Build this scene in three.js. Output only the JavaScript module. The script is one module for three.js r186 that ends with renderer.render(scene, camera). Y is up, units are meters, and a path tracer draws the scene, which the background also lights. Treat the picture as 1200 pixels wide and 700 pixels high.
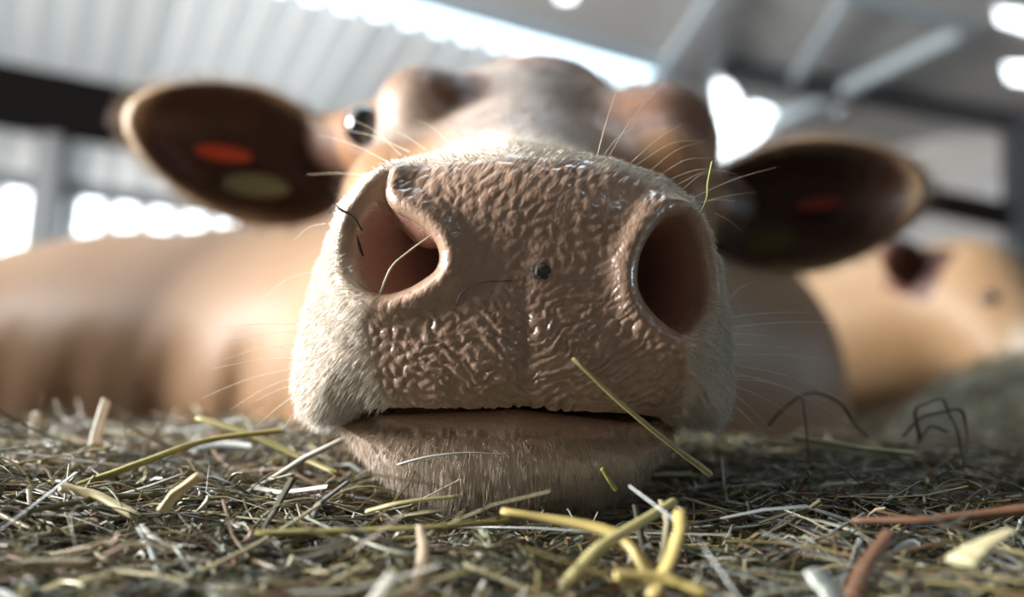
import * as THREE from 'three';
import { mergeGeometries } from 'three/addons/utils/BufferGeometryUtils.js';
import { RectAreaLightUniformsLib } from 'three/addons/lights/RectAreaLightUniformsLib.js';

// ---------------------------------------------------------------- camera, sky, lights, exposure
const scene = new THREE.Scene();
const FPX = 1000;                                            // focal length in pixels of a 1200 x 700 frame
const camera = new THREE.PerspectiveCamera(2 * Math.atan(350 / FPX) * 180 / Math.PI, 1200 / 700, 0.02, 200);
camera.position.set(0, 0.85, 0);
camera.rotation.order = 'YXZ';
camera.rotation.set(THREE.MathUtils.degToRad(6), 0, 0.05);
camera.focus = 0.345;
camera.userData.fStop = 2.9;
camera.updateMatrixWorld(true);
const renderer = new THREE.WebGLRenderer({ antialias: true });
renderer.toneMapping = THREE.LinearToneMapping;
renderer.toneMappingExposure = 1.07;
renderer.shadowMap.enabled = true;
RectAreaLightUniformsLib.init();
scene.background = new THREE.Color().setRGB(0.86, 0.94, 1.0);
scene.backgroundIntensity = 5.5;
const daylight = (name, at, towards, w, h, rgb, power) => {
  const l = new THREE.RectAreaLight(new THREE.Color().setRGB(...rgb), power, w, h);
  l.name = name; l.position.set(...at); scene.add(l); l.lookAt(...towards); return l;
};
daylight('daylight_open_side', [-4.5, 2.0, -0.35], [0, 2.0, -0.35], 1.7, 2.1, [1, 0.975, 0.94], 76);
daylight('daylight_side_window', [5.1, 1.7, -1.0], [0, 1.7, -1.0], 0.55, 0.75, [0.5, 0.8, 1], 17);

// ---------------------------------------------------------------- small helpers
let seed = 7;
const rnd = () => { seed = (seed + 0x6d2b79f5) | 0; let t = Math.imul(seed ^ (seed >>> 15), 1 | seed); t = (t + Math.imul(t ^ (t >>> 7), 61 | t)) ^ t; return ((t ^ (t >>> 14)) >>> 0) / 4294967296; };
const rr = (a, b) => a + (b - a) * rnd();
const V = (x, y, z) => new THREE.Vector3(x, y, z);
const clamp = (x, a = 0, b = 1) => (x < a ? a : x > b ? b : x);
const sstep = (a, b, x) => { const t = clamp((x - a) / (b - a)); return t * t * (3 - 2 * t); };
const mix = (a, b, t) => a + (b - a) * t;
const smin = (a, b, k) => { const h = Math.max(k - Math.abs(a - b), 0) / k; return Math.min(a, b) - h * h * k * 0.25; };
const smax = (a, b, k) => -smin(-a, -b, k);
const RGB = (r, g, b) => new THREE.Color().setRGB(r, g, b);
const C = (px, py, D) => [(px - 600) / FPX * D, (350 - py) / FPX * D, -D];      // a point at distance D in the head's frame
const toWorld = (a) => V(a[0], a[1], a[2]).applyMatrix4(camera.matrixWorld);
const invCam = camera.matrixWorld.clone().invert();
const fromWorld = (x, y, z) => { const v = V(x, y, z).applyMatrix4(invCam); return [v.x, v.y, v.z]; };
const taken = {};
const numbered = (n) => { const k = taken[n] = (taken[n] ?? -1) + 1; return k ? n + '_' + String(k).padStart(3, '0') : n; };
function add(o, name, label, category, group, kind, parent = scene) {
  o.name = parent === scene ? numbered(name) : name;
  if (label) o.userData.label = label;
  if (category) o.userData.category = category;
  if (group) o.userData.group = group;
  if (kind) o.userData.kind = kind;
  if (o.isMesh) { o.castShadow = true; o.receiveShadow = true; }
  parent.add(o); return o;
}
// value noise and cell noise
const hash3 = (x, y, z) => { let h = Math.imul(x, 374761393) ^ Math.imul(y, 668265263) ^ Math.imul(z, 2147483647 ^ 0x5bd1e995); h = Math.imul(h ^ (h >>> 13), 1274126177); return ((h ^ (h >>> 16)) >>> 0) / 4294967296; };
function vnoise(x, y, z) {
  const i = Math.floor(x), j = Math.floor(y), k = Math.floor(z), f = (t) => t * t * (3 - 2 * t), u = f(x - i), v = f(y - j), w = f(z - k);
  const L = (a, b, t) => a + (b - a) * t;
  return L(L(L(hash3(i, j, k), hash3(i + 1, j, k), u), L(hash3(i, j + 1, k), hash3(i + 1, j + 1, k), u), v), L(L(hash3(i, j, k + 1), hash3(i + 1, j, k + 1), u), L(hash3(i, j + 1, k + 1), hash3(i + 1, j + 1, k + 1), u), v), w);
}
const fbm = (x, y, z) => (vnoise(x, y, z) * 0.55 + vnoise(x * 2.1, y * 2.1, z * 2.1) * 0.3 + vnoise(x * 4.3, y * 4.3, z * 4.3) * 0.15) * 2 - 1;
function cells(u, v, s = 0) {                                   // [nearest, second nearest] distances to jittered cell points
  const i = Math.floor(u), j = Math.floor(v); let a = 9, b = 9;
  for (let di = -1; di <= 1; di++) for (let dj = -1; dj <= 1; dj++) {
    const x = i + di + 0.1 + 0.8 * hash3(i + di, j + dj, 11 + s) - u, y = j + dj + 0.1 + 0.8 * hash3(i + di, j + dj, 57 + s) - v, d = Math.sqrt(x * x + y * y);
    if (d < a) { b = a; a = d; } else if (d < b) b = d;
  }
  return [a, b];
}

// ---------------------------------------------------------------- implicit surfaces
const ell = (p, c, r) => {
  const x = (p[0] - c[0]) / r[0], y = (p[1] - c[1]) / r[1], z = (p[2] - c[2]) / r[2];
  const k0 = Math.sqrt(x * x + y * y + z * z), X = x / r[0], Y = y / r[1], Z = z / r[2], k1 = Math.sqrt(X * X + Y * Y + Z * Z);
  return k1 < 1e-6 ? -Math.min(...r) : k0 * (k0 - 1) / k1;
};
const cone = (p, a, b, ra, rb) => {                              // tapered capsule
  const bx = b[0] - a[0], by = b[1] - a[1], bz = b[2] - a[2], x = p[0] - a[0], y = p[1] - a[1], z = p[2] - a[2];
  const t = clamp((x * bx + y * by + z * bz) / (bx * bx + by * by + bz * bz)), dx = x - bx * t, dy = y - by * t, dz = z - bz * t;
  return Math.sqrt(dx * dx + dy * dy + dz * dz) - mix(ra, rb, t);
};
function poly(points, D, round = 0) {                           // closed outline given as picture points at distance D, as a 2-D distance
  const r = points.map(([a, b]) => V(...C(a, b, D))), q = (round ? new THREE.CatmullRomCurve3(r, true).getPoints(r.length * round).slice(0, -1) : r).map((v) => v.toArray()), n = q.length;
  const x0 = Math.min(...q.map((v) => v[0])), x1 = Math.max(...q.map((v) => v[0])), y0 = Math.min(...q.map((v) => v[1])), y1 = Math.max(...q.map((v) => v[1]));
  return (x, y) => {
    const ox = Math.max(x0 - x, x - x1, 0), oy = Math.max(y0 - y, y - y1, 0);
    if (ox + oy > 0.03) return Math.sqrt(ox * ox + oy * oy) + 0.002;
    let d = 1e9, s = 1;
    for (let i = 0, j = n - 1; i < n; j = i++) {
      const ex = q[j][0] - q[i][0], ey = q[j][1] - q[i][1], wx = x - q[i][0], wy = y - q[i][1], t = clamp((wx * ex + wy * ey) / (ex * ex + ey * ey));
      const bx = wx - ex * t, by = wy - ey * t; d = Math.min(d, bx * bx + by * by);
      const c1 = y >= q[i][1], c2 = y < q[j][1], c3 = ex * wy > ey * wx;
      if ((c1 && c2 && c3) || (!c1 && !c2 && !c3)) s = -s;
    }
    return s * Math.sqrt(d);
  };
}
// dual mesher that only visits blocks near the surface
function surface(f, lo, hi, h, keep = () => true) {
  const B = 8, map = new Map(), verts = [], cellsL = [], n = [0, 1, 2].map((k) => Math.ceil((hi[k] - lo[k]) / (h * B)));
  const key = (i, j, k) => (i + 4) + (j + 4) * 4096 + (k + 4) * 16777216, g = new Float64Array(9 * 9 * 9), p = [0, 0, 0];
  for (let bk = 0; bk < n[2]; bk++) for (let bj = 0; bj < n[1]; bj++) for (let bi = 0; bi < n[0]; bi++) {
    p[0] = lo[0] + (bi + 0.5) * B * h; p[1] = lo[1] + (bj + 0.5) * B * h; p[2] = lo[2] + (bk + 0.5) * B * h;
    if (Math.abs(f(p)) > B * h * 1.6) continue;
    for (let k = 0; k < 9; k++) for (let j = 0; j < 9; j++) for (let i = 0; i < 9; i++) {
      p[0] = lo[0] + (bi * B + i) * h; p[1] = lo[1] + (bj * B + j) * h; p[2] = lo[2] + (bk * B + k) * h; g[i + j * 9 + k * 81] = f(p);
    }
    for (let k = 0; k < 8; k++) for (let j = 0; j < 8; j++) for (let i = 0; i < 8; i++) {
      const o = i + j * 9 + k * 81; let m = 0;
      const c = [g[o], g[o + 1], g[o + 9], g[o + 10], g[o + 81], g[o + 82], g[o + 90], g[o + 91]];
      for (let q = 0; q < 8; q++) if (c[q] < 0) m |= 1 << q;
      if (m === 0 || m === 255) continue;
      const I = bi * B + i, J = bj * B + j, K = bk * B + k;
      const x0 = lo[0] + I * h, y0 = lo[1] + J * h, z0 = lo[2] + K * h;
      if (!keep([x0 + h / 2, y0 + h / 2, z0 + h / 2])) continue;
      let sx = 0, sy = 0, sz = 0, cnt = 0;
      for (let a = 0; a < 8; a++) for (let ax = 1; ax <= 4; ax <<= 1) if (!(a & ax)) {
        const b = a | ax; if ((c[a] < 0) === (c[b] < 0)) continue;
        const t = c[a] / (c[a] - c[b]); sx += (a & 1) + (ax === 1 ? t : 0); sy += ((a >> 1) & 1) + (ax === 2 ? t : 0); sz += ((a >> 2) & 1) + (ax === 4 ? t : 0); cnt++;
      }
      map.set(key(I, J, K), verts.length / 3);
      verts.push(x0 + sx / cnt * h, y0 + sy / cnt * h, z0 + sz / cnt * h);
      cellsL.push(I, J, K, (c[0] < 0 ? 1 : 0) | (c[1] < 0 ? 2 : 0) | (c[2] < 0 ? 4 : 0) | (c[4] < 0 ? 8 : 0));
    }
  }
  const e = h * 0.25;
  for (let i = 0; i < verts.length; i += 3) {      // settle on the surface
    const q = [verts[i], verts[i + 1], verts[i + 2]], d = f(q), G = [0, 1, 2].map((k) => { const a = q.slice(); a[k] += e; return (f(a) - d) / e; });
    const l = G[0] * G[0] + G[1] * G[1] + G[2] * G[2] + 1e-9, s = clamp(d / l, -h, h) * 0.9;
    for (let k = 0; k < 3; k++) verts[i + k] -= clamp(s * G[k], -h * 0.6, h * 0.6);
  }
  const index = [], at = (i, j, k) => map.get(key(i, j, k));
  const quad = (a, b, c, d, flip) => { if (a === undefined || b === undefined || c === undefined || d === undefined) return; flip ? index.push(a, c, b, a, d, c) : index.push(a, b, c, a, c, d); };
  for (let q = 0; q < cellsL.length; q += 4) {
    const i = cellsL[q], j = cellsL[q + 1], k = cellsL[q + 2], s = cellsL[q + 3], s0 = s & 1;
    if (s0 !== ((s >> 1) & 1)) quad(at(i, j, k), at(i, j - 1, k), at(i, j - 1, k - 1), at(i, j, k - 1), !s0);
    if (s0 !== ((s >> 2) & 1)) quad(at(i, j, k), at(i, j, k - 1), at(i - 1, j, k - 1), at(i - 1, j, k), !s0);
    if (s0 !== ((s >> 3) & 1)) quad(at(i, j, k), at(i - 1, j, k), at(i - 1, j - 1, k), at(i, j - 1, k), !s0);
  }
  const geo = new THREE.BufferGeometry();
  geo.setAttribute('position', new THREE.BufferAttribute(new Float32Array(verts), 3));
  geo.setIndex(new THREE.BufferAttribute(new Uint32Array(index), 1));
  geo.computeVertexNormals();
  return geo;
}
function paint(geo, f) {                                        // vertex colours from a function of place and normal
  const P = geo.attributes.position, N = geo.attributes.normal, c = new Float32Array(P.count * 3);
  for (let i = 0; i < P.count; i++) c.set(f([P.getX(i), P.getY(i), P.getZ(i)], [N.getX(i), N.getY(i), N.getZ(i)]), i * 3);
  geo.setAttribute('color', new THREE.BufferAttribute(c, 3));
  return geo;
}
const mix3 = (a, b, t) => [mix(a[0], b[0], t), mix(a[1], b[1], t), mix(a[2], b[2], t)];

// tapered bent tube or blade through given points; flat < 1 makes a blade
function strand(points, r0, r1, { sides = 5, flat = 1, seg = 8, tip = false, twist = 0, fibre = 0 } = {}) {
  const curve = new THREE.CatmullRomCurve3(points), pos = [], nor = [], idx = [], col = [], salt = fibre ? Math.floor(rnd() * 1e6) : 0;
  let side = V(0, 0, 0), prev = null;
  for (let s = 0; s <= seg; s++) {
    const t = s / seg, p = curve.getPoint(t), T = curve.getTangent(t);
    if (!prev) { side.crossVectors(T, Math.abs(T.y) < 0.8 ? V(0, 1, 0) : V(1, 0, 0)).normalize(); } else { side.addScaledVector(T, -side.dot(T)).normalize(); }
    prev = T;
    const up = V().crossVectors(side, T).normalize(), R0 = tip ? mix(r0, r1, t * t) : mix(r0, r1, t), node = fibre ? 1 + 0.22 * fibre * Math.exp(-(((t - 0.3 - 0.4 * hash3(salt, 1, 1)) / 0.02) ** 2)) : 1;
    for (let k = 0; k < sides; k++) {
      const a = k / sides * 2 * Math.PI + twist * t, ca = Math.cos(k / sides * 2 * Math.PI), sa = Math.sin(k / sides * 2 * Math.PI) * flat;
      const cx = Math.cos(twist * t), sx = Math.sin(twist * t), u = ca * cx - sa * sx, v = ca * sx + sa * cx;
      const grainy = fibre ? 1 + fibre * (0.3 * (hash3(k, salt, 2) - 0.5) + 0.35 * (vnoise(k * 0.7 + salt % 97, t * 9, 3) - 0.5)) : 1, r = R0 * node * grainy;
      if (fibre) { const q = 1 + fibre * (0.55 * (hash3(k, salt, 5) - 0.5) + 0.7 * (vnoise(k * 1.3 + salt % 89, t * 7, 9) - 0.5)); col.push(q, q * (1 - 0.04 * (q - 1)), q); }
      pos.push(p.x + (side.x * u + up.x * v) * r, p.y + (side.y * u + up.y * v) * r, p.z + (side.z * u + up.z * v) * r);
      const nu = ca * flat * cx - sa / flat * sx, nv = ca * flat * sx + sa / flat * cx;
      const nn = V().addScaledVector(side, nu).addScaledVector(up, nv).normalize(); nor.push(nn.x, nn.y, nn.z);
    }
  }
  for (let s = 0; s < seg; s++) for (let k = 0; k < sides; k++) { const a = s * sides + k, b = s * sides + (k + 1) % sides; idx.push(a, a + sides, b, b, a + sides, b + sides); }
  for (let k = 1; k < sides - 1; k++) { idx.push(0, k, k + 1); const o = seg * sides; idx.push(o, o + k + 1, o + k); }
  const g = new THREE.BufferGeometry();
  g.setAttribute('position', new THREE.Float32BufferAttribute(pos, 3)); g.setAttribute('normal', new THREE.Float32BufferAttribute(nor, 3)); g.setIndex(idx);
  if (fibre) { g.setAttribute('color', new THREE.Float32BufferAttribute(col, 3)); g.computeVertexNormals(); }
  return g;
}
function box(w, h, d, x, y, z) { const g = new THREE.BoxGeometry(w, h, d); g.translate(x, y, z); return g; }
function prism(corners, n) {                                     // a slab from a planar corner list pushed along the vector n
  const pos = [], a = corners.map((c) => V(...c)), b = a.map((c) => c.clone().add(n));
  const tri = (p, q, r) => pos.push(p.x, p.y, p.z, q.x, q.y, q.z, r.x, r.y, r.z);
  for (let i = 1; i < a.length - 1; i++) { tri(a[0], a[i], a[i + 1]); tri(b[0], b[i + 1], b[i]); }
  for (let i = 0; i < a.length; i++) { const j = (i + 1) % a.length; tri(a[i], b[i], b[j]); tri(a[i], b[j], a[j]); }
  const g = new THREE.BufferGeometry(); g.setAttribute('position', new THREE.Float32BufferAttribute(pos, 3)); g.computeVertexNormals(); return g;
}
function placed(g, m) {                                          // moves a geometry without an index; mirrored ones get their faces turned back
  g.applyMatrix4(m);
  if (m.determinant() < 0) { const P = g.attributes.position, v = V(), w = V(); for (let i = 0; i < P.count; i += 3) { v.fromBufferAttribute(P, i + 1); w.fromBufferAttribute(P, i + 2); P.setXYZ(i + 1, w.x, w.y, w.z); P.setXYZ(i + 2, v.x, v.y, v.z); } g.computeVertexNormals(); }
  return g;
}
function bar(a, b, w, h) {                                       // square bar between two world points
  const g = new THREE.BoxGeometry(w, h, a.distanceTo(b)), m = new THREE.Matrix4().lookAt(a, b, V(0, 1, 0));
  g.applyMatrix4(m); const c = a.clone().lerp(b, 0.5); g.translate(c.x, c.y, c.z); return g;
}
const mat = (rgb, rough, extra = {}) => new THREE.MeshPhysicalMaterial({ color: RGB(...rgb), roughness: rough, ...extra });
function grain(n, f) {                                           // grey texture from a function
  const d = new Uint8Array(n * n * 4);
  for (let j = 0; j < n; j++) for (let i = 0; i < n; i++) { const v = clamp(f(i / n, j / n)) * 255, o = (j * n + i) * 4; d[o] = d[o + 1] = d[o + 2] = v; d[o + 3] = 255; }
  const t = new THREE.DataTexture(d, n, n); t.magFilter = THREE.LinearFilter; t.wrapS = t.wrapT = THREE.RepeatWrapping; t.needsUpdate = true; return t;
}

// ---------------------------------------------------------------- the barn
const M = {
  concrete: mat([0.10, 0.095, 0.09], 0.9), sheet: mat([0.68, 0.68, 0.67], 0.9, { transmission: 0.09, thickness: 0 }), sheetPale: mat([0.76, 0.76, 0.75], 0.9, { transmission: 0.1, thickness: 0 }), board: mat([0.72, 0.70, 0.69], 0.8), board2: mat([0.64, 0.62, 0.61], 0.8),
  timber: mat([0.010, 0.008, 0.008], 0.95, { specularIntensity: 0.15 }), steel: mat([0.50, 0.58, 0.64], 0.5), darkSteel: mat([0.07, 0.075, 0.085], 0.6), plaster: mat([0.06, 0.055, 0.05], 0.9), yard: mat([0.36, 0.34, 0.30], 0.95),
  bars: mat([0.25, 0.26, 0.27], 0.6), barPale: mat([0.6, 0.61, 0.6], 0.7), unseenDarkBoard: mat([0.06, 0.05, 0.04], 0.9),  // last one: unseen roof rows, coloured near black to cut bounced light
};
const hd = V(0.877, 0, -0.48).normalize(), inn = V(0.48, 0, 0.877).normalize(), A = V(-3.1, 0, -5.2);
const wallAt = (t, y, l = 0) => A.clone().addScaledVector(hd, t).addScaledVector(inn, l).setY(y);
const roofY = (x, z) => 2.65 + 0.27 * ((x - A.x) * inn.x + (z - A.z) * inn.z);
const roofAt = (t, l, dy = 0) => { const p = wallAt(t, 0, l); return p.setY(2.65 + 0.27 * l + dy); };
const ray = (px, py) => V(...C(px, py, 1)).transformDirection(camera.matrixWorld);
const onRoof = (px, py, dy = 0) => {                              // where the sight line of a picture point meets the roof
  const d = ray(px, py), o = camera.position, k = d.y - 0.27 * (d.x * inn.x + d.z * inn.z);
  return o.clone().addScaledVector(d, (roofY(o.x, o.z) + dy - o.y) / k);
};
const onPlane = (px, py, q, n) => { const d = ray(px, py), o = camera.position; return o.clone().addScaledVector(d, q.clone().sub(o).dot(n) / d.dot(n)); };
const slopeN = V(-0.27 * inn.x, 1, -0.27 * inn.z).normalize();

add(new THREE.Mesh(box(26, 0.2, 26, 0, -0.1, -4), M.concrete), 'floor', 'bare grey concrete barn floor', 'floor', null, 'structure');
add(new THREE.Mesh(box(160, 0.2, 160, 0, -0.35, 0), M.yard), 'yard', 'pale dusty yard outside the barn', 'ground', null, 'structure');

// roof: corrugated sheets below the roof light, flat boards above it
const ceiling = add(new THREE.Group(), 'ceiling', 'sloping barn roof of corrugated sheets and grey boards', 'roof', null, 'structure');
function corrugated(t0, t1, l0, l1, pitch, depth, make) {          // trapezoid ribs that run up the slope
  const prof = [], n = Math.round((t1 - t0) / pitch);
  for (let i = 0; i < n; i++) for (const [a, z] of [[0, 0], [0.5, 0], [0.62, 1], [0.88, 1]]) prof.push([t0 + (i + a) * pitch, z * depth]);
  prof.push([t1, 0]);
  const pos = [];
  for (let i = 0; i < prof.length - 1; i++) {
    const [ta, za] = prof[i], [tb, zb] = prof[i + 1], a = make(ta, l0, za), b = make(tb, l0, zb), c = make(tb, l1, zb), d = make(ta, l1, za);
    for (const v of [a, b, c, a, c, d]) pos.push(v.x, v.y, v.z);
  }
  const g = new THREE.BufferGeometry(); g.setAttribute('position', new THREE.Float32BufferAttribute(pos, 3)); g.computeVertexNormals(); return g;
}
const L_SKY0 = 1.33, L_SKY1 = 1.62, T_CORR = 3.75;
for (let t = -3.25, i = 0; t < T_CORR; t += 1, i++) add(new THREE.Mesh(corrugated(t, Math.min(t + 1.0, T_CORR), -0.3, L_SKY0, 0.2, 0.085, (a, l, z) => roofAt(a, l, z + (i % 2) * 0.004)), i % 3 === 1 ? M.sheetPale : M.sheet), 'roof_sheet', null, null, null, null, ceiling);
const clearSheet = new THREE.MeshPhysicalMaterial({ color: RGB(0.86, 0.95, 1), roughness: 0.25, transmission: 0.9, thickness: 0 });
// flat boards, with real holes where daylight blows out
const holes = [[[836, 96], [856, 94], [864, 112], [868, 130], [884, 122], [906, 130], [906, 150], [874, 176], [842, 190], [828, 154], [842, 142]], [[486, -8], [530, -8], [526, 8], [500, 10]], [[650, -10], [676, -10], [672, 6], [654, 6]], [[1158, 8], [1200, 14], [1215, 44], [1170, 30]], [[1176, 76], [1215, 76], [1215, 104], [1182, 98]]]
  .map((h) => h.map(([a, b]) => { const p = onRoof(a, b); const q = p.clone().sub(A); return new THREE.Vector2(q.dot(hd), q.dot(inn)); }));
function boardGeo(t0, t1, l0, l1) {
  const s = new THREE.Shape([[t0, l0], [t1, l0], [t1, l1], [t0, l1]].map(([a, b]) => new THREE.Vector2(a, b)));
  for (const h of holes) {
    const c = h.reduce((a, v) => a.add(v), new THREE.Vector2()).multiplyScalar(1 / h.length);
    if (c.x > t0 && c.x < t1 && c.y > l0 && c.y < l1) s.holes.push(new THREE.Path(h.map((v) => new THREE.Vector2(clamp(v.x, t0 + 0.01, t1 - 0.01), clamp(v.y, l0 + 0.01, l1 - 0.01)))));
  }
  const g = new THREE.ShapeGeometry(s), P = g.attributes.position;
  for (let i = 0; i < P.count; i++) { const v = roofAt(P.getX(i), P.getY(i)); P.setXYZ(i, v.x, v.y, v.z); }
  const f = g.clone(); for (let i = 0; i < P.count; i++) f.attributes.position.setY(i, P.getY(i) + 0.03);
  const m = mergeGeometries([g, f]); m.computeVertexNormals(); return m;
}
{
  let k = 0;
  for (let t = -6.5; t < 13.9; t += 1.7) for (const [l0, l1] of [[L_SKY1, 3.5], [3.5, 4.7], [4.7, 5.5], [5.5, 6.5], [6.5, 9.6]]) { const clear = (l0 === 3.5 && t > 0 && t < 1); add(new THREE.Mesh(boardGeo(t, t + 1.685, l0 + 0.006, l1 - 0.006), clear ? clearSheet : l0 > 4 ? M.unseenDarkBoard : k++ % 2 ? M.board : M.board2), clear ? 'roof_light' : 'roof_board', null, null, null, null, ceiling); }
  for (let t = T_CORR; t < 13.9; t += 1.7) add(new THREE.Mesh(boardGeo(t, t + 1.69, -0.3, L_SKY1 - 0.006), k++ % 2 ? M.board : M.board2), 'roof_board', null, null, null, null, ceiling);
  add(new THREE.Mesh(bar(roofAt(-3, 3.2, -0.06), roofAt(13.8, 3.2, -0.06), 0.08, 0.12), M.steel), 'purlin', null, null, null, null, ceiling);
  add(new THREE.Mesh(bar(onRoof(850, 82, -0.07), onRoof(1190, 144, -0.07), 0.1, 0.14), M.darkSteel), 'purlin', null, null, null, null, ceiling);
  add(new THREE.Mesh(bar(roofAt(-3, L_SKY1 + 0.06, -0.06), roofAt(3.75, L_SKY1 + 0.06, -0.06), 0.06, 0.1), M.steel), 'purlin', null, null, null, null, ceiling);
}
// the roof light, a strip of thin clear sheet
for (let t = -2.75; t < 3.7; t += 1.3) add(new THREE.Mesh(boardGeo(t, t + 1.295, L_SKY0 - 0.01, L_SKY1), clearSheet), 'roof_light', null, null, null, null, ceiling);
// pale braces under the roof
for (const [a, b, w, label] of [[[772, 92], [846, -20], 0.07, 'pale steel brace rising from the end of the bright roof light'], [[925, 104], [996, -6], 0.06, 'pale steel brace running up the roof boards from the dark purlin'], [[900, 148], [1125, 40], 0.09, 'long pale steel brace slanting across the dark purlin'], [[985, -6], [1140, 34], 0.06, 'thin pale steel brace beside the round bright gaps in the roof'], [[838, 30], [836, 96], 0.035, 'short thin steel strut above the heart shaped hole in the roof']])
  add(new THREE.Mesh(bar(onRoof(...a, -0.09), onRoof(...b, -0.09), w, w), M.steel), 'roof_brace', label, 'brace', 'roof braces');

// back wall on the left: low wall, open strip with bars, rail, cladding; the dark eave beam
const wallBack = add(new THREE.Group(), 'wall_back', 'low wall with barred opening and pale corrugated cladding', 'wall', null, 'structure');
const seg = (t0, t1, y0, y1, th, m, name) => add(new THREE.Mesh(prism([wallAt(t0, y0).toArray(), wallAt(t1, y0).toArray(), wallAt(t1, y1).toArray(), wallAt(t0, y1).toArray()], inn.clone().multiplyScalar(-th)), m), name, null, null, null, null, wallBack);
seg(-2.2, 5.2, 0, 1.05, 0.2, M.plaster, 'low_wall');
seg(-2.2, 5.2, 1.93, 2.03, 0.1, M.bars, 'rail');
for (let t = -1.8, i = 0; t < 5.2; t += 1.0, i++) add(new THREE.Mesh(corrugated(t, t + 1, 2.03, 2.66, 0.2, 0.055, (a, y, z) => wallAt(a, y, -0.02 - z)), i % 2 ? M.sheet : M.sheetPale), 'cladding_sheet', null, null, null, null, wallBack);
for (let t = -1.78; t < 5.2; t += 0.21) add(new THREE.Mesh(bar(wallAt(t, 1.05, -0.05), wallAt(t, 1.93, -0.05), 0.07, 0.05), M.barPale), 'bar', null, null, null, null, wallBack);
add(new THREE.Mesh(bar(wallAt(0.18, 0, 0.06), wallAt(0.18, 2.3, 0.06), 0.14, 0.14), M.bars), 'wall_post', 'grey post in the barred opening below the dark beam', 'post', null, 'structure');
add(new THREE.Mesh(bar(wallAt(-1.7, 2.46, 0.12), wallAt(5.2, 2.46, 0.12), 0.2, 0.36), M.timber), 'eave_beam', 'thick black timber beam under the corrugated roof edge', 'beam', null, 'structure');

// right-hand part of the back wall
const K1 = wallAt(5.2, 0), K2 = V(5.2, 0, -6.2), kd = K2.clone().sub(K1).normalize(), kn = V(kd.z, 0, -kd.x).multiplyScalar(-1);
const onWall = (px, py) => onPlane(px, py, K1, kn);
const wallSide = add(new THREE.Group(), 'wall_far', 'plain grey wall with bright openings behind the second cow', 'wall', null, 'structure');
{
  const len = K1.distanceTo(K2), k = (s, y) => K1.clone().addScaledVector(kd, s).setY(y), top = (s) => { const p = k(s, 0); return roofY(p.x, p.z); };
  const shape = new THREE.Shape([[0, 0], [len, 0], [len, top(len)], [0, top(0)]].map(([a, b]) => new THREE.Vector2(a, b)));
  const hole = (pts) => shape.holes.push(new THREE.Path(pts.map(([a, b]) => { const q = onWall(a, b); return new THREE.Vector2(clamp(q.clone().sub(K1).dot(kd), 0.05, len - 0.05), q.y); })));
  hole([[1020, 262], [1262, 300], [1262, 326], [1020, 292]]);
  hole([[1140, 214], [1198, 198], [1198, 236], [1150, 232]]);
  const g = new THREE.ExtrudeGeometry(shape, { depth: 0.12, bevelEnabled: false });
  placed(g, new THREE.Matrix4().makeBasis(kd, V(0, 1, 0), kn.clone().multiplyScalar(-1)).setPosition(K1));
  add(new THREE.Mesh(g, M.board2), 'wall_panel', null, null, null, null, wallSide);
  add(new THREE.Mesh(bar(onWall(1010, 222).addScaledVector(kn, 0.1), onWall(1230, 268).addScaledVector(kn, 0.1), 0.12, 0.2), M.timber), 'wall_beam', 'dark beam across the grey wall behind the second cow', 'beam', null, 'structure');
  const pA = onWall(1196, 200).addScaledVector(kn, 0.1);
  add(new THREE.Mesh(bar(V(pA.x, 0, pA.z), V(pA.x, roofY(pA.x, pA.z) - 0.05, pA.z), 0.22, 0.22), M.darkSteel), 'steel_column', 'dark blue grey steel column behind the second cow', 'column', null, 'structure');
}
// side and rear walls, outside the frame, with the openings that let the light in
function wallStrip(name, label, a, b, nrm, openings) {
  const g = add(new THREE.Group(), name, label, 'wall', null, 'structure'), d = b.clone().sub(a), len = d.length(); d.normalize();
  const shape = new THREE.Shape([[0, 0], [len, 0], [len, roofY(b.x, b.z)], [0, roofY(a.x, a.z)]].map(([x, y]) => new THREE.Vector2(x, y)));
  for (const [s0, s1, y0, y1] of openings) shape.holes.push(new THREE.Path([[s0, y0], [s1, y0], [s1, y1], [s0, y1]].map(([x, y]) => new THREE.Vector2(x, y))));
  const e = new THREE.ExtrudeGeometry(shape, { depth: 0.15, bevelEnabled: false });
  placed(e, new THREE.Matrix4().makeBasis(d, V(0, 1, 0), nrm).setPosition(a));
  add(new THREE.Mesh(e, M.plaster), 'wall_panel', null, null, null, null, g);
}
wallStrip('wall_left', 'open side wall of the barn', V(-4.6, 0, -4.38), V(-4.6, 0, 3), V(-1, 0, 0), [[3.14, 4.92, 0.9, 3.1]]);
wallStrip('wall_right', 'side wall of the barn with one window', V(5.2, 0, -6.2), V(5.2, 0, 3), V(1, 0, 0), [[4.9, 5.5, 1.3, 2.1]]);
add(new THREE.Mesh(box(3.4, 1.5, 0.12, -2.9, 0.75, -1.25), M.plaster), 'added_shade_wall', 'added wall out of view that shades the flank of the near cow', 'wall', null, 'structure');  // unseen screen, added to keep the side light off the near cow's body
wallStrip('wall_front', 'closed end wall of the barn', V(-4.6, 0, 3), V(5.2, 0, 3), V(0, 0, 1), []);

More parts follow.
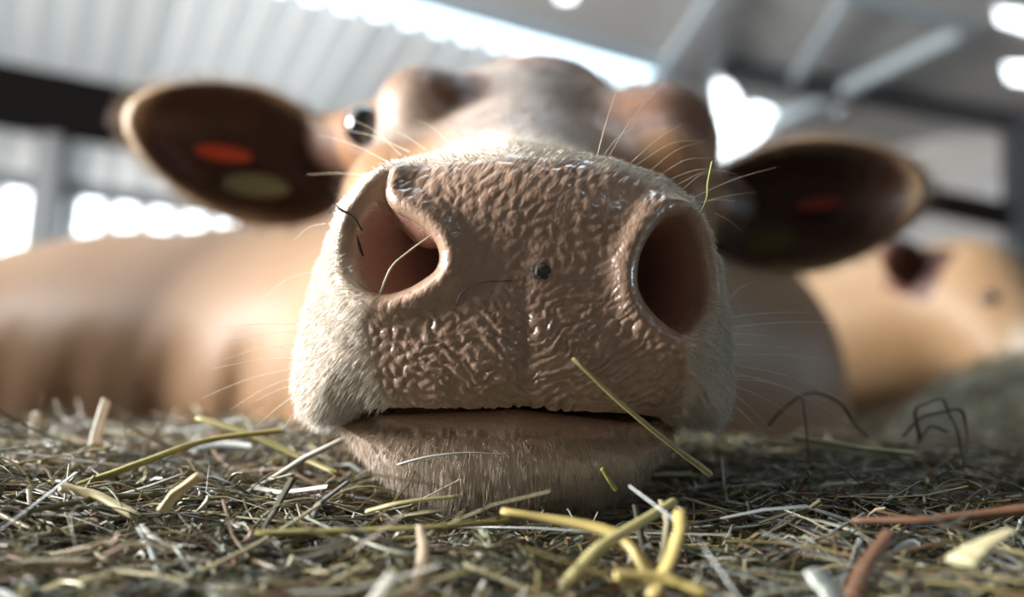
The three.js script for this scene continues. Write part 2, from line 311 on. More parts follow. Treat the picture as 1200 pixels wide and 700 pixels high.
// ---------------------------------------------------------------- the near cow: shape
const upperOutline = poly([[340, 455], [346, 415], [356, 370], [370, 320], [382, 275], [398, 238], [425, 208], [460, 192], [520, 180], [600, 173], [660, 177], [720, 188], [775, 206], [812, 232], [834, 270], [845, 310], [851, 360], [856, 420], [860, 460], [856, 490], [840, 503], [800, 494], [740, 481], [620, 468], [500, 470], [430, 478], [400, 492], [370, 502], [348, 490]], 0.36);
const lowerOutline = poly([[393, 494], [440, 486], [500, 481], [620, 480], [740, 494], [792, 505], [775, 532], [740, 562], [690, 582], [600, 592], [520, 582], [460, 558], [420, 528]], 0.372);
const leftNostril = poly([[443, 203], [448, 228], [462, 248], [486, 261], [506, 277], [517, 297], [515, 315], [500, 328], [478, 340], [455, 345], [432, 338], [414, 320], [403, 295], [400, 268], [408, 245], [424, 222], [436, 206]], 0.342, 3);
const rightNostril = poly([[822, 250], [795, 250], [772, 262], [754, 284], [744, 310], [743, 336], [752, 356], [768, 374], [790, 387], [812, 382], [830, 360], [839, 330], [840, 300], [835, 272]], 0.342, 3);
const nosePlate = poly([[448, 196], [520, 186], [600, 180], [680, 184], [740, 196], [800, 222], [826, 246], [836, 262], [843, 300], [842, 330], [832, 364], [812, 386], [800, 400], [806, 432], [800, 474], [776, 498], [620, 490], [470, 492], [446, 456], [436, 400], [432, 348], [412, 324], [400, 296], [396, 262], [420, 218]], 0.345);
const nostrilDist = (x, y, D) => { const t = Math.max(0, D - 0.335); return Math.min(leftNostril(x - 0.75 * t, y + 0.1 * t) + 0.22 * t, rightNostril(x + 0.42 * t, y + 0.1 * t) + 0.16 * t); };
const PC = C(612, 340, 0.325);
const eyeL = C(427, 147, 0.598), eyeR = C(806, 178, 0.60);

const snoutPts = [C(450, 214, 0.353), C(506, 262, 0.349), C(450, 495, 0.3615), C(770, 507, 0.3615), C(606, 497, 0.3545)];
function wholeNose(p) {                                            // the nose before the nostrils are cut
  const x = p[0], y = p[1], D = -p[2], s = upperOutline(x, y), R = mix(0.034, 0.013, sstep(0.015, -0.046, y) * (1 - sstep(0.025, 0.095, Math.abs(x + 0.002))));
  const e = 0.326 + 1.5 * (x - PC[0]) ** 2 + 0.8 * (y - PC[1]) ** 2 - D, a = Math.max(s + R, 0), b = Math.max(e + R, 0);
  return Math.min(Math.max(s, e) + R, 0) + Math.sqrt(a * a + b * b) - R;
}
const cavity = (x, y, D) => (D > 0.47 || y < -0.03 || y > 0.06 ? 0 : sstep(-0.003, -0.008, wholeNose([x, y, -D])) * (nostrilDist(x, y, D) < 0.006 ? 1 : 0));
function muzzle(p) {
  const x = p[0], y = p[1], D = -p[2];
  // upper lip and nose
  const s = upperOutline(x, y), R = mix(0.034, 0.013, sstep(0.015, -0.046, y) * (1 - sstep(0.025, 0.095, Math.abs(x + 0.002))));
  const dx = x - PC[0], dy = y - PC[1], front = 0.326 + 1.5 * dx * dx + 0.8 * dy * dy - 0.003 * Math.exp(-((dy + 0.02) ** 2) / 0.0006) + 0.0022 * Math.exp(-(dx * dx) / 0.000016) * sstep(0.03, -0.03, dy);
  const zf = front - D, zb = D - 0.47, e = Math.max(zf, zb);
  const a = Math.max(s + R, 0), b = Math.max(e + R, 0);
  let f = Math.min(Math.max(s, e) + R, 0) + Math.sqrt(a * a + b * b) - R;
  if (s > 0.05 || D > 0.5) f = Math.max(f, Math.max(s, e));
  // nostrils with a raised rim
  if (D < 0.44 && Math.abs(s) < 0.09) {
    const n = nostrilDist(x, y, D);
    f -= 0.0042 * Math.exp(-(((n - 0.005) / 0.0055) ** 2)) * (1 - sstep(0.35, 0.372, D));
    f = smax(f, -Math.max(n, D - 0.465), 0.0055);
    // fold at the top of each nostril
    f = smin(f, Math.max(cone(p, snoutPts[0], snoutPts[1], 0.0085, 0.0105), n - 0.0035), 0.007);
  }
  // lower lip and chin
  const s2 = lowerOutline(x, y), R2 = 0.021, e2 = Math.max(0.346 + 1.4 * (x - 0.0) ** 2 + 2.5 * (y + 0.07) ** 2 - D, D - 0.5), a2 = Math.max(s2 + R2, 0), b2 = Math.max(e2 + R2, 0);
  let g = Math.min(Math.max(s2, e2) + R2, 0) + Math.sqrt(a2 * a2 + b2 * b2) - R2;
  g = smin(g, Math.min(cone(p, snoutPts[2], snoutPts[4], 0.003, 0.0062), cone(p, snoutPts[4], snoutPts[3], 0.0062, 0.003)), 0.0025);
  return Math.min(f, g);
}
const earFrame = (c, ang, turn) => { const m = new THREE.Matrix4().makeRotationFromEuler(new THREE.Euler(0, turn, ang, 'ZYX')).setPosition(...c).invert().elements; return (p) => [m[0] * p[0] + m[4] * p[1] + m[8] * p[2] + m[12], m[1] * p[0] + m[5] * p[1] + m[9] * p[2] + m[13], m[2] * p[0] + m[6] * p[1] + m[10] * p[2] + m[14]]; };
const earLF = earFrame(C(278, 176, 0.74), -0.33, 0.15), earRF = earFrame(C(952, 238, 0.74), 0.14, -0.15);
const earShape = (q, sx) => {                                    // a cupped leaf, its tip on the side sx
  const u = q[0] * sx, w = 0.060 * (1 - 0.18 * sstep(-0.02, 0.1, u));
  const outer = ell(q, [0, 0, -0.008], [0.1, w, 0.036]), inner = ell(q, [-0.006 * sx, 0, 0.012], [0.092, w * 0.9, 0.040]);
  return smax(outer, -inner, 0.006);
};
const earDist = (p) => Math.min(earShape(earLF(p), -1), earShape(earRF(p), 1));
const skullPts = [C(615, 196, 0.67), C(494, 140, 0.6), C(768, 162, 0.6), C(600, 300, 0.56), C(468, 258, 0.57), C(768, 250, 0.57), C(635, 120, 0.78), C(455, 168, 0.69), C(378, 168, 0.785), C(780, 232, 0.69), C(850, 245, 0.73)];
function head(p) {
  let f = ell(p, skullPts[0], [0.098, 0.078, 0.1]);
  f = smin(f, ell(p, skullPts[1], [0.032, 0.036, 0.045]), 0.03);
  f = smin(f, ell(p, skullPts[2], [0.041, 0.037, 0.045]), 0.03);
  f = smin(f, cone(p, [0.0, 0.028, -0.42], [0.008, 0.104, -0.62], 0.042, 0.05), 0.03);
  f = smin(f, ell(p, skullPts[3], [0.088, 0.075, 0.14]), 0.04);
  f = smin(f, ell(p, skullPts[4], [0.036, 0.05, 0.08]), 0.03);
  f = smin(f, ell(p, skullPts[5], [0.036, 0.06, 0.08]), 0.04);
  f = smin(f, ell(p, skullPts[6], [0.06, 0.04, 0.05]), 0.03);         // poll
  f = smax(f, -ell(p, [eyeL[0] - 0.006, eyeL[1], eyeL[2] + 0.008], [0.017, 0.015, 0.019]), 0.008);
  f = smin(f, cone(p, skullPts[7], skullPts[8], 0.035, 0.024), 0.03);
  f = smin(f, cone(p, skullPts[9], skullPts[10], 0.035, 0.026), 0.03);
  f = smin(f, earDist(p), 0.016);
  return f;
}
const trunkA = C(500, 420, 1.5), trunkB = C(150, 428, 1.9), trunkC = C(-170, 440, 2.3), chest = C(690, 450, 1.36);
const feet = [[0.02, -1.28], [0.42, -1.36], [-1.05, -2.3], [-0.75, -2.55]], legs = feet.map(([x, z]) => [fromWorld(x, 0.32, z - 0.02), fromWorld(x, 0.78, z), fromWorld(x, 0.03, z)]);
const torsoPts = [C(612, 262, 0.78), C(620, 370, 1.2)];
const foldsAt = [[18, 20, 0.012], [104, 24, 0.015], [150, 14, 0.006], [206, 22, 0.018], [296, 20, 0.02], [352, 14, 0.01]];   // skin folds along the flank
function body(p) {
  let f = cone(p, torsoPts[0], torsoPts[1], 0.115, 0.26);
  f = smin(f, ell(p, chest, [0.4, 0.3, 0.26]), 0.12);
  f = smin(f, cone(p, trunkA, trunkB, 0.275, 0.28), 0.12);
  f = smin(f, cone(p, trunkB, trunkC, 0.28, 0.31), 0.08);
  for (const [k, t, g] of legs) { f = smin(f, Math.min(cone(p, t, k, 0.11, 0.05), cone(p, k, g, 0.048, 0.04)), 0.05); }
  const e = 600 - 1000 * p[0] / p[2];
  if (e < 420 && p[1] < 0) { let w = 0; for (const [at, wide, deep] of foldsAt) w += deep * Math.exp(-(((e - at - p[1] * 90) / wide) ** 2)); f += w * sstep(0.0, -0.14, p[1]) * sstep(1.2, 1.4, -p[2]); }
  return f;
}
const cowField = (p) => { const D = -p[2], h = D < 1.15 ? (D < 0.52 ? smin(head(p), muzzle(p), 0.03) : head(p)) : 9; return D > 0.62 ? smin(h, body(p), 0.06) : h; };
const noseField = (p) => { const m = muzzle(p); return -p[2] < 0.385 ? m : smin(m, head(p), 0.03); };

// skin relief on the hairless nose: pebbles above, slanting ridges below
const plateMask = (x, y, D) => (D > 0.4 ? 0 : sstep(0.003, -0.005, nosePlate(x, y) + 0.0025 * fbm(x * 130, y * 130, 2)));
function relief(x, y) {
  const c = x - 0.0076, ax = Math.abs(c), wob = fbm(x * 60 + 5, y * 60, 3) * 0.006, wob2 = fbm(x * 60, y * 60 + 9, 8) * 0.006, sideS = c > 0 ? 1 : 2;
  const yy = (y + 0.01);                                            // 0 near the middle of the plate
  const v = yy - 0.62 * ax + 3.2 * ax * ax + wob, u = ax + 0.55 * yy + wob2;
  const [a1, b1] = cells(u / 0.0085, v / 0.0042, sideS), [a3, b3] = cells(x / 0.0046, y / 0.0052, sideS + 5);
  const ph = v / 0.0043 + 1.5 * fbm(u * 70 + sideS * 7, v * 120, 6) + 0.7 * fbm(u * 190, v * 190, sideS), edge = sstep(0.034, 0.058, ax);
  const waves = Math.pow(Math.abs(Math.sin(Math.PI * ph)) + 0.001, 0.7) * (0.62 + 0.38 * sstep(-0.05, 0.45, b1 - a1));
  const ridge = mix(waves, sstep(-0.1, 0.62, b3 - a3) * 0.9, edge * 0.75);
  const [a2, b2] = cells((x + wob) / 0.0058, (y + wob2) / 0.0052, 9), [a4, b4] = cells(x / 0.0033, y / 0.0033, 4);
  const peb = sstep(-0.1, 0.85, b2 - a2) * 0.8 + sstep(-0.1, 0.8, b4 - a4) * 0.15;
  const low = sstep(0.018, -0.012, y + 0.1 * ax);
  return mix(peb * 0.68 * (1 - 0.45 * sstep(0.04, 0.058, y)), ridge * 1.65, low) + fbm(x * 90, y * 90, 1) * 0.25;
}
function furrow(geo) {
  const P = geo.attributes.position, N = geo.attributes.normal;
  for (let i = 0; i < P.count; i++) {
    const x = P.getX(i), y = P.getY(i), D = -P.getZ(i);
    let d = 0;
    if (D < 0.385 && y > -0.047) {
      const m = plateMask(x, y, D), n = nostrilDist(x, y, D);
      d = 0.00112 * (relief(x, y) - 0.5) * m * (0.15 + 0.85 * sstep(0.0, 0.011, n)) * sstep(-0.046, -0.043, y);
      if (n < 0) d *= 0.2;
    } else if (D < 0.39 && y < -0.047 && y > -0.062) d = 0.0007 * Math.sin(x * 700 + fbm(x * 60, 0, 0) * 12) * Math.exp(-(((y + 0.0555) / 0.0018) ** 2)) * sstep(0.07, 0.05, Math.abs(x));
    if (d) P.setXYZ(i, x + N.getX(i) * d, y + N.getY(i) * d, -D + N.getZ(i) * d);
  }
  geo.computeVertexNormals();
  return geo;
}
const COAT = [0.40, 0.21, 0.085], CREAM = [0.80, 0.70, 0.58], PINKWHITE = [0.42, 0.345, 0.295], DARK = [0.07, 0.03, 0.018], FLESH = [0.37, 0.25, 0.18], INSIDE = [0.40, 0.215, 0.165], RUST = [0.19, 0.08, 0.032];
const lipRim = (x, y, D) => D < 0.40 && y < -0.043 && y > -0.0472 - 0.0108 * (1 - ((x - 0.003) / 0.068) ** 2) + 0.0015 * fbm(x * 150, 2, 2) && Math.abs(x - 0.003) < 0.066;
function cowColour(p) {
  const x = p[0], y = p[1], D = -p[2], n1 = fbm(x * 22, y * 22, D * 22), n2 = fbm(x * 140, y * 140, D * 140);
  let c = mix3(COAT, RUST, 0.2 + 0.25 * n1);
  if (D < 0.9) {
    const e = Math.min(Math.abs(earShape(earLF(p), -1)), 1), inL = earLF(p), inR = earRF(p);
    const bridge = sstep(0.062, 0.03, Math.abs(x - 0.004)) * sstep(0.74, 0.6, D), brow = Math.max(sstep(0.062, 0.05, Math.hypot(x + 0.072, y - 0.125, (D - 0.6) * 0.6) + 0.012 * n1), sstep(0.03, 0.02, Math.hypot(x - 0.075, y - 0.085, (D - 0.57) * 0.6) + 0.01 * n1));
    c = mix3(c, RUST, 0.7 * sstep(0.01, -0.004, 0.118 + 0.012 * n1 - Math.abs(x)) * (D > 0.6 ? 1 : 0));
    c = mix3(c, PINKWHITE, Math.max(bridge, 0.85 * brow) * (0.9 + 0.1 * n1));
    c = mix3(c, CREAM, sstep(0.46, 0.41, D));
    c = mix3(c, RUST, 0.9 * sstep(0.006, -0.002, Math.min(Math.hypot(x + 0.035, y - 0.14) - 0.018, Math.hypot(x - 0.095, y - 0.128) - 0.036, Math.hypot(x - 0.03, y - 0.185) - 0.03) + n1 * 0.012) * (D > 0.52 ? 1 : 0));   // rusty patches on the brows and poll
    const spot = Math.min(Math.hypot(x + 0.066, y - 0.155, 0), Math.hypot(x + 0.079, y - 0.148)) - 0.008 + n1 * 0.006;
    c = mix3(c, RUST, 0.7 * sstep(0.006, -0.004, spot) * sstep(0.5, 0.56, D));
    const eye = Math.min(Math.hypot(x - eyeL[0], y - eyeL[1], D + eyeL[2]), Math.hypot(x - eyeR[0], y - eyeR[1], D + eyeR[2]));
    c = mix3(c, DARK, sstep(0.026, 0.018, eye));
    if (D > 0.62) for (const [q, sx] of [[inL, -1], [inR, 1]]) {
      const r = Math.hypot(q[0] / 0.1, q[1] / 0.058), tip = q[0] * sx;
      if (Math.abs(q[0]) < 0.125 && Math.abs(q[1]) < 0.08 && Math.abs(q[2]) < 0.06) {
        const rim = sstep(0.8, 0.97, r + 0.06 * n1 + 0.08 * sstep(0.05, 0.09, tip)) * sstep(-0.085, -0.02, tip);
        c = q[2] > -0.046 && r < 1.02 ? mix3(mix3(DARK, RUST, 0.12 + 0.12 * n1), [0.42, 0.29, 0.17], rim) : c;  // dark brown ear hair, with the shade of the cup put into its colour
      }
    }
    if (D < 0.41) {
      c = mix3(c, [0.66, 0.50, 0.40], 0.2 + 0.2 * n1);
      const m = plateMask(x, y, D), nd = nostrilDist(x, y, D);
      c = mix3(c, mix3(mix3(FLESH, [0.39, 0.25, 0.18], 0.5 + 0.5 * n1), [0.31, 0.205, 0.135], clamp(0.5 + 0.5 * n2) * 0.5), m);
      c = mix3(c, INSIDE, cavity(x, y, D));
      if (y < -0.05) c = mix3(c, [0.40, 0.235, 0.135], 0.6 * sstep(-0.072, -0.06, y + 0.006 * n2));
      if (y < -0.042) c = mix3(c, [0.44, 0.29, 0.225], lipRim(x, y, D) ? 0.9 : 0);
    }
    if (D > 0.40 && D < 0.47) c = mix3(c, INSIDE, cavity(x, y, D));
  } else { c = mix3([0.30, 0.17, 0.085], [0.36, 0.225, 0.13], clamp(0.4 + 0.6 * fbm(x * 5, y * 5, D * 5))); }
  return c;
}
const t0 = Date.now();
const gNose = paint(furrow(surface(noseField, [-0.112, -0.102, -0.412], [0.112, 0.078, -0.316], 0.00078, (p) => -p[2] < 0.4)), cowColour);
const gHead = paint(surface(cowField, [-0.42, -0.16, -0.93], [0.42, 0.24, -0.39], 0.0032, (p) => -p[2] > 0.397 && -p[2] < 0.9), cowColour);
const gBody = paint(surface(cowField, [-1.15, -1.1, -2.9], [1.0, 0.4, -0.85], 0.016, (p) => -p[2] > 0.885), cowColour);
console.log('cow', gNose.index.count / 3, gHead.index.count / 3, gBody.index.count / 3, Date.now() - t0);

// fine bumps on the wet skin and short nap on the coat; uv in metres
function uvXY(g) { const P = g.attributes.position, u = new Float32Array(P.count * 2); for (let i = 0; i < P.count; i++) { u[i * 2] = P.getX(i) + P.getZ(i) * 0.6; u[i * 2 + 1] = P.getY(i) + P.getZ(i) * 0.5; } g.setAttribute('uv', new THREE.BufferAttribute(u, 2)); return g; }
const beads = grain(512, (u, v) => { const w = (x) => x, n = 28, f = (a, b) => { const i = Math.floor(a), j = Math.floor(b); let q = 9; for (let di = -1; di <= 1; di++) for (let dj = -1; dj <= 1; dj++) { const I = i + di, J = j + dj, k = (t) => ((t % n) + n) % n; const x = I + hash3(k(I), k(J), 3) - a, y = J + hash3(k(I), k(J), 8) - b; q = Math.min(q, x * x + y * y); } return q; }; return 1 - f(u * n, v * n) * 1.1; });
beads.repeat.set(1 / 0.04, 1 / 0.04);
const wetSkin = new THREE.MeshPhysicalMaterial({ vertexColors: true, roughness: 0.33, clearcoat: 1, clearcoatRoughness: 0.09, bumpMap: beads, bumpScale: 0.00018 });
const coat = new THREE.MeshPhysicalMaterial({ vertexColors: true, roughness: 0.5, sheen: 0.1, sheenRoughness: 0.5, sheenColor: RGB(1, 0.9, 0.8) });
const moist = new THREE.MeshPhysicalMaterial({ vertexColors: true, roughness: 0.4, bumpMap: beads, bumpScale: 0.00025 });
// split the nose faces into wet plate, moist nostrils and lip, and haired skin
function byMaterial(g, pick, count) {
  const P = g.attributes.position, I = g.index.array, lists = Array.from({ length: count }, () => []);
  for (let i = 0; i < I.length; i += 3) { const a = I[i]; lists[pick(P.getX(a), P.getY(a), -P.getZ(a))].push(I[i], I[i + 1], I[i + 2]); }
  g.setIndex(new THREE.BufferAttribute(Uint32Array.from(lists.flat()), 1));
  let s = 0; lists.forEach((l, k) => { g.addGroup(s, l.length, k); s += l.length; });
  return g;
}
[gNose, gHead, gBody].forEach(uvXY);
const vOff = [gNose, gHead, gBody].reduce((a, g) => [...a, a[a.length - 1] + g.attributes.position.count], [0]);
const cowGeo = mergeGeometries([gNose, gHead, gBody]);
byMaterial(cowGeo, (x, y, D) => { if (D < 0.47 && cavity(x, y, D) > 0.4) return 1; if (D < 0.4 && lipRim(x, y, D)) return 1; if (D < 0.4 && y > -0.047 && plateMask(x, y, D) > 0.5) return 0; return 2; }, 3);
const cowBase = V(0.1, 0, -1.4);
const toCow = new THREE.Matrix4().makeTranslation(-cowBase.x, 0, -cowBase.z).multiply(camera.matrixWorld);
cowGeo.applyMatrix4(toCow);
const cow = add(new THREE.Group(), 'cow', 'tan cow resting its wet wrinkled nose on the hay, ears spread wide', 'cow');
cow.position.copy(cowBase);
add(new THREE.Mesh(cowGeo, [wetSkin, moist, coat]), 'body', null, null, null, null, cow);

// eyes
const eyeMat = new THREE.MeshPhysicalMaterial({ color: RGB(0.012, 0.012, 0.016), roughness: 0.06, clearcoat: 1, clearcoatRoughness: 0.03 });
for (const [e, k] of [[eyeL, 1], [eyeR, -1]]) {
  const g = new THREE.SphereGeometry(0.0148, 32, 24); g.scale(0.95, 1, 1.1); g.translate(e[0] + (k > 0 ? 0.0 : -0.012), e[1] - 0.001, e[2] - (k > 0 ? 0.0 : 0.01)); g.applyMatrix4(toCow);
  add(new THREE.Mesh(g, eyeMat), 'eye', 'glossy dark eye', null, null, null, cow);
}
// ear tags, seen inside the ear cups
function earTag(px, py, D, w, h, ang, m, label) {
  const s = new THREE.Shape(); s.absellipse(0, 0, w, h, 0, Math.PI * 2);
  const g = new THREE.ExtrudeGeometry(s, { depth: 0.002, bevelEnabled: true, bevelSize: 0.0012, bevelThickness: 0.0012, bevelSegments: 2, curveSegments: 20 });
  g.rotateZ(ang); const c = C(px, py, D); g.translate(...c); g.applyMatrix4(toCow); add(new THREE.Mesh(g, m), 'ear_tag', label, null, null, null, cow);
}
const tagRed = mat([0.55, 0.06, 0.015], 0.6), tagOlive = mat([0.07, 0.055, 0.008], 0.7);
earTag(262, 180, 0.748, 0.024, 0.006, -0.15, tagRed, 'orange red tag button');
earTag(302, 218, 0.738, 0.028, 0.009, -0.12, tagOlive, 'olive yellow tag plate');
earTag(960, 240, 0.748, 0.020, 0.005, 0.12, mat([0.2, 0.02, 0.012], 0.7), 'orange red tag button');
earTag(902, 284, 0.738, 0.022, 0.010, 0.12, tagOlive, 'olive yellow tag plate');

// ---------------------------------------------------------------- hair on the near cow
function hairCloth(geo, count, choose, out) {                      // scatter tapered three-sided hairs over faces that choose() accepts
  const P = geo.attributes.position, N = geo.attributes.normal, I = geo.index.array, nT = I.length / 3, acc = new Float64Array(nT); let sum = 0;
  const pick = new Array(nT);
  for (let t = 0; t < nT; t++) {
    const a = I[t * 3], b = I[t * 3 + 1], c = I[t * 3 + 2], ax = P.getX(a), ay = P.getY(a), az = P.getZ(a);
    const w = choose(ax, ay, -az, N.getX(a), N.getY(a), N.getZ(a)); pick[t] = w;
    if (w) { const ux = P.getX(b) - ax, uy = P.getY(b) - ay, uz = P.getZ(b) - az, vx = P.getX(c) - ax, vy = P.getY(c) - ay, vz = P.getZ(c) - az; sum += w.w * Math.hypot(uy * vz - uz * vy, uz * vx - ux * vz, ux * vy - uy * vx); }
    acc[t] = sum;
  }
  for (let k = 0; k < count; k++) {
    const r = rnd() * sum; let lo = 0, hi = nT - 1; while (lo < hi) { const m = (lo + hi) >> 1; acc[m] < r ? lo = m + 1 : hi = m; }
    const w = pick[lo]; if (!w) continue;
    let a = rnd(), b = rnd(); if (a + b > 1) { a = 1 - a; b = 1 - b; }
    const q = [I[lo * 3], I[lo * 3 + 1], I[lo * 3 + 2]], p = V(), n = V();
    [1 - a - b, a, b].forEach((s, i) => { p.x += s * P.getX(q[i]); p.y += s * P.getY(q[i]); p.z += s * P.getZ(q[i]); n.x += s * N.getX(q[i]); n.y += s * N.getY(q[i]); n.z += s * N.getZ(q[i]); });
    n.normalize();
    const flow = V(...w.flow); flow.addScaledVector(n, -flow.dot(n)).normalize();
    const dir = flow.multiplyScalar(w.lie).addScaledVector(n, 1 - w.lie * 0.75).add(V(rr(-1, 1), rr(-1, 1), rr(-1, 1)).multiplyScalar(0.22)).normalize();
    const L = w.len * rr(0.6, 1.35), bend = V(0, -1, 0).multiplyScalar(0.18).add(V(...w.flow).multiplyScalar(0.22)).add(V(rr(-1, 1), rr(-1, 1), rr(-1, 1)).multiplyScalar(0.12));
    const p1 = p.clone().addScaledVector(dir, L * 0.5), p2 = p.clone().addScaledVector(dir.clone().add(bend).normalize(), L);
    const s1 = V(rr(-1, 1), rr(-1, 1), rr(-1, 1)).cross(dir).normalize(), s2 = s1.clone().cross(dir), r0 = w.r;
    const o = out.pos.length / 3;
    for (const [c, rad] of [[p, r0], [p1, r0 * 0.8]]) for (let i = 0; i < 3; i++) { const A_ = i * 2.094, x = Math.cos(A_), y = Math.sin(A_); out.pos.push(c.x + (s1.x * x + s2.x * y) * rad, c.y + (s1.y * x + s2.y * y) * rad, c.z + (s1.z * x + s2.z * y) * rad); out.nor.push(s1.x * x + s2.x * y, s1.y * x + s2.y * y, s1.z * x + s2.z * y); }
    out.pos.push(p2.x, p2.y, p2.z); out.nor.push(dir.x, dir.y, dir.z);
    const j = rr(0.65, 1.05), col = w.col; for (let i = 0; i < 7; i++) out.col.push(col[0] * j, col[1] * j, col[2] * j);
    for (let i = 0; i < 3; i++) { const m = (i + 1) % 3; out.idx.push(o + i, o + 3 + i, o + m, o + m, o + 3 + i, o + 3 + m, o + 3 + i, o + 6, o + 3 + m); }
  }
}
const furMat = new THREE.MeshPhysicalMaterial({ vertexColors: true, roughness: 0.75, transmission: 0.45, thickness: 0, side: THREE.DoubleSide });
function furPart(name, geo, count, choose) {
  const o = { pos: [], nor: [], col: [], idx: [] }; hairCloth(geo, count, choose, o);
  const g = new THREE.BufferGeometry(); g.setAttribute('position', new THREE.Float32BufferAttribute(o.pos, 3)); g.setAttribute('normal', new THREE.Float32BufferAttribute(o.nor, 3)); g.setAttribute('color', new THREE.Float32BufferAttribute(o.col, 3)); g.setIndex(new THREE.BufferAttribute(new Uint32Array(o.idx), 1));
  g.applyMatrix4(toCow); add(new THREE.Mesh(g, furMat), name, null, null, null, 'stuff', cow);
}
furPart('muzzle_fur', gNose, 40000, (x, y, D, nx, ny, nz) => {
  if (nz < -0.45) return null;
  const m = plateMask(x, y, D), n = nostrilDist(x, y, D);
  if (m > 0.9 && y > -0.046) return null;
  if (y < -0.034 && y > -0.052 && Math.abs(x - 0.003) < 0.05) return null;
  if (n < 0.001 || lipRim(x, y, D) || cavity(x, y, D) > 0.1) return null;
  if (y < -0.05 && Math.abs(x) < 0.078) { const top = sstep(-0.078, -0.06, y); return { w: 0.6 - 0.2 * top, len: mix(0.0085, 0.005, top), lie: 0.72, flow: [x * 6, -1, 0.25], r: 0.00014, col: [0.9, 0.8, 0.68] }; }
  return { w: 1.02 - m, len: y > 0.02 ? 0.0034 : 0.0055, lie: 0.78, flow: [Math.sign(x) * 0.8, y > 0.03 ? 0.5 : -0.7, -0.4], r: 0.00014, col: [0.95, 0.89, 0.79] };
});
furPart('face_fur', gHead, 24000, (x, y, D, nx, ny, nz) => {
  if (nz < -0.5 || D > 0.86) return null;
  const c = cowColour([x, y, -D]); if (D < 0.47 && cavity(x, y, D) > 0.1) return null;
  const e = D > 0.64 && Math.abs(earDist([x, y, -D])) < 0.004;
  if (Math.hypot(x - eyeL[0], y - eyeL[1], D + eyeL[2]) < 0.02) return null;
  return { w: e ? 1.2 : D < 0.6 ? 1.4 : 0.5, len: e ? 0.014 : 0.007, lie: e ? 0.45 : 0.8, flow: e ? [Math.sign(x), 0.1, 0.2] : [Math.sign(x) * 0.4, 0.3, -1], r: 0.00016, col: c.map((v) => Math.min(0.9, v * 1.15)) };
});

// long whiskers, each its own part: [root px, tip px, sag px, root D, tip D]
const whiskerMat = new THREE.MeshPhysicalMaterial({ color: RGB(0.85, 0.72, 0.5), roughness: 0.35, transmission: 0.2, thickness: 0 }), whiskerPale = new THREE.MeshPhysicalMaterial({ color: RGB(0.9, 0.87, 0.8), roughness: 0.35, transmission: 0.2, thickness: 0 });
function whisker(x0, y0, x1, y1, bow, D0 = 0.36, D1 = 0.36, r = 0.00017, m = whiskerMat) {
  const a = V(...C(x0, y0, D0)), b = V(...C(x1, y1, D1)), c = a.clone().lerp(b, 0.5); c.y += bow / FPX * D0;
  const g = strand([a, c, b], r, r * 0.25, { sides: 4, seg: 7 }); g.applyMatrix4(toCow); add(new THREE.Mesh(g, m), 'whisker', null, null, null, null, cow);
}
for (const w of [[700, 182, 722, 108, 4], [706, 184, 742, 150, 6], [712, 186, 768, 108, 8], [740, 190, 800, 145, 4], [745, 194, 830, 165, 12], [762, 200, 826, 166, 8], [772, 206, 836, 186, 9], [780, 212, 862, 204, 10], [795, 216, 852, 200, 6], [812, 232, 910, 196, 4], [820, 238, 886, 225, 2], [826, 236, 862, 236, 2], [838, 250, 872, 274, 3], [800, 222, 842, 202, 7]]) whisker(...w, 0.358, 0.375);
for (const w of [[480, 178, 400, 152, 5], [470, 182, 412, 140, 7], [500, 176, 440, 148, 6], [455, 190, 372, 158, 5], [430, 205, 360, 205, 2], [530, 172, 486, 140, 6]]) whisker(...w, 0.38, 0.42, 0.00014);
for (const w of [[352, 380, 240, 386, 3], [350, 388, 268, 398, 2], [349, 402, 262, 422, 4], [352, 410, 290, 402, 0], [346, 432, 236, 467, 5], [345, 442, 270, 480, 4], [348, 450, 300, 470, 2], [372, 318, 302, 356, 10], [382, 262, 344, 282, 6], [347, 420, 250, 432, 3], [350, 460, 300, 500, 2], [356, 470, 330, 505, 1]]) whisker(...w, 0.372, 0.376, 0.00018, whiskerPale);
for (const w of [[854, 372, 950, 366, 2], [856, 384, 975, 378, 3], [857, 392, 930, 400, 3], [853, 352, 880, 332, 4], [850, 340, 872, 372, 5], [858, 428, 990, 470, 8], [857, 436, 1000, 500, 10], [858, 444, 940, 458, 3], [856, 450, 935, 492, 4], [855, 458, 905, 505, 3], [856, 404, 930, 408, 1], [857, 416, 960, 420, 2], [852, 470, 895, 510, 3], [856, 440, 915, 450, 2]]) whisker(...w, 0.372, 0.378, 0.00018, whiskerPale);
for (const w of [[444, 430, 398, 475, 4], [455, 412, 440, 432, 2], [446, 420, 405, 455, 4], [420, 430, 365, 480, 4], [410, 440, 345, 492, 4], [470, 410, 460, 430, 1], [484, 426, 478, 436, 0], [500, 434, 488, 460, 1], [462, 436, 452, 466, 2], [450, 440, 442, 470, 2], [530, 436, 533, 447, 0], [390, 445, 352, 505, 3], [425, 455, 410, 480, 1], [800, 425, 858, 480, 4], [806, 455, 840, 498, 3], [780, 452, 812, 492, 3], [765, 448, 775, 490, 2], [826, 440, 880, 495, 4], [770, 450, 778, 498, 1], [815, 460, 850, 510, 2]]) whisker(...w, 0.347 + 0.016 * Math.min(1, Math.abs(w[0] - 600) / 220), 0.347 + 0.02 * Math.min(1, Math.abs(w[2] - 600) / 240), 0.00016, whiskerPale);
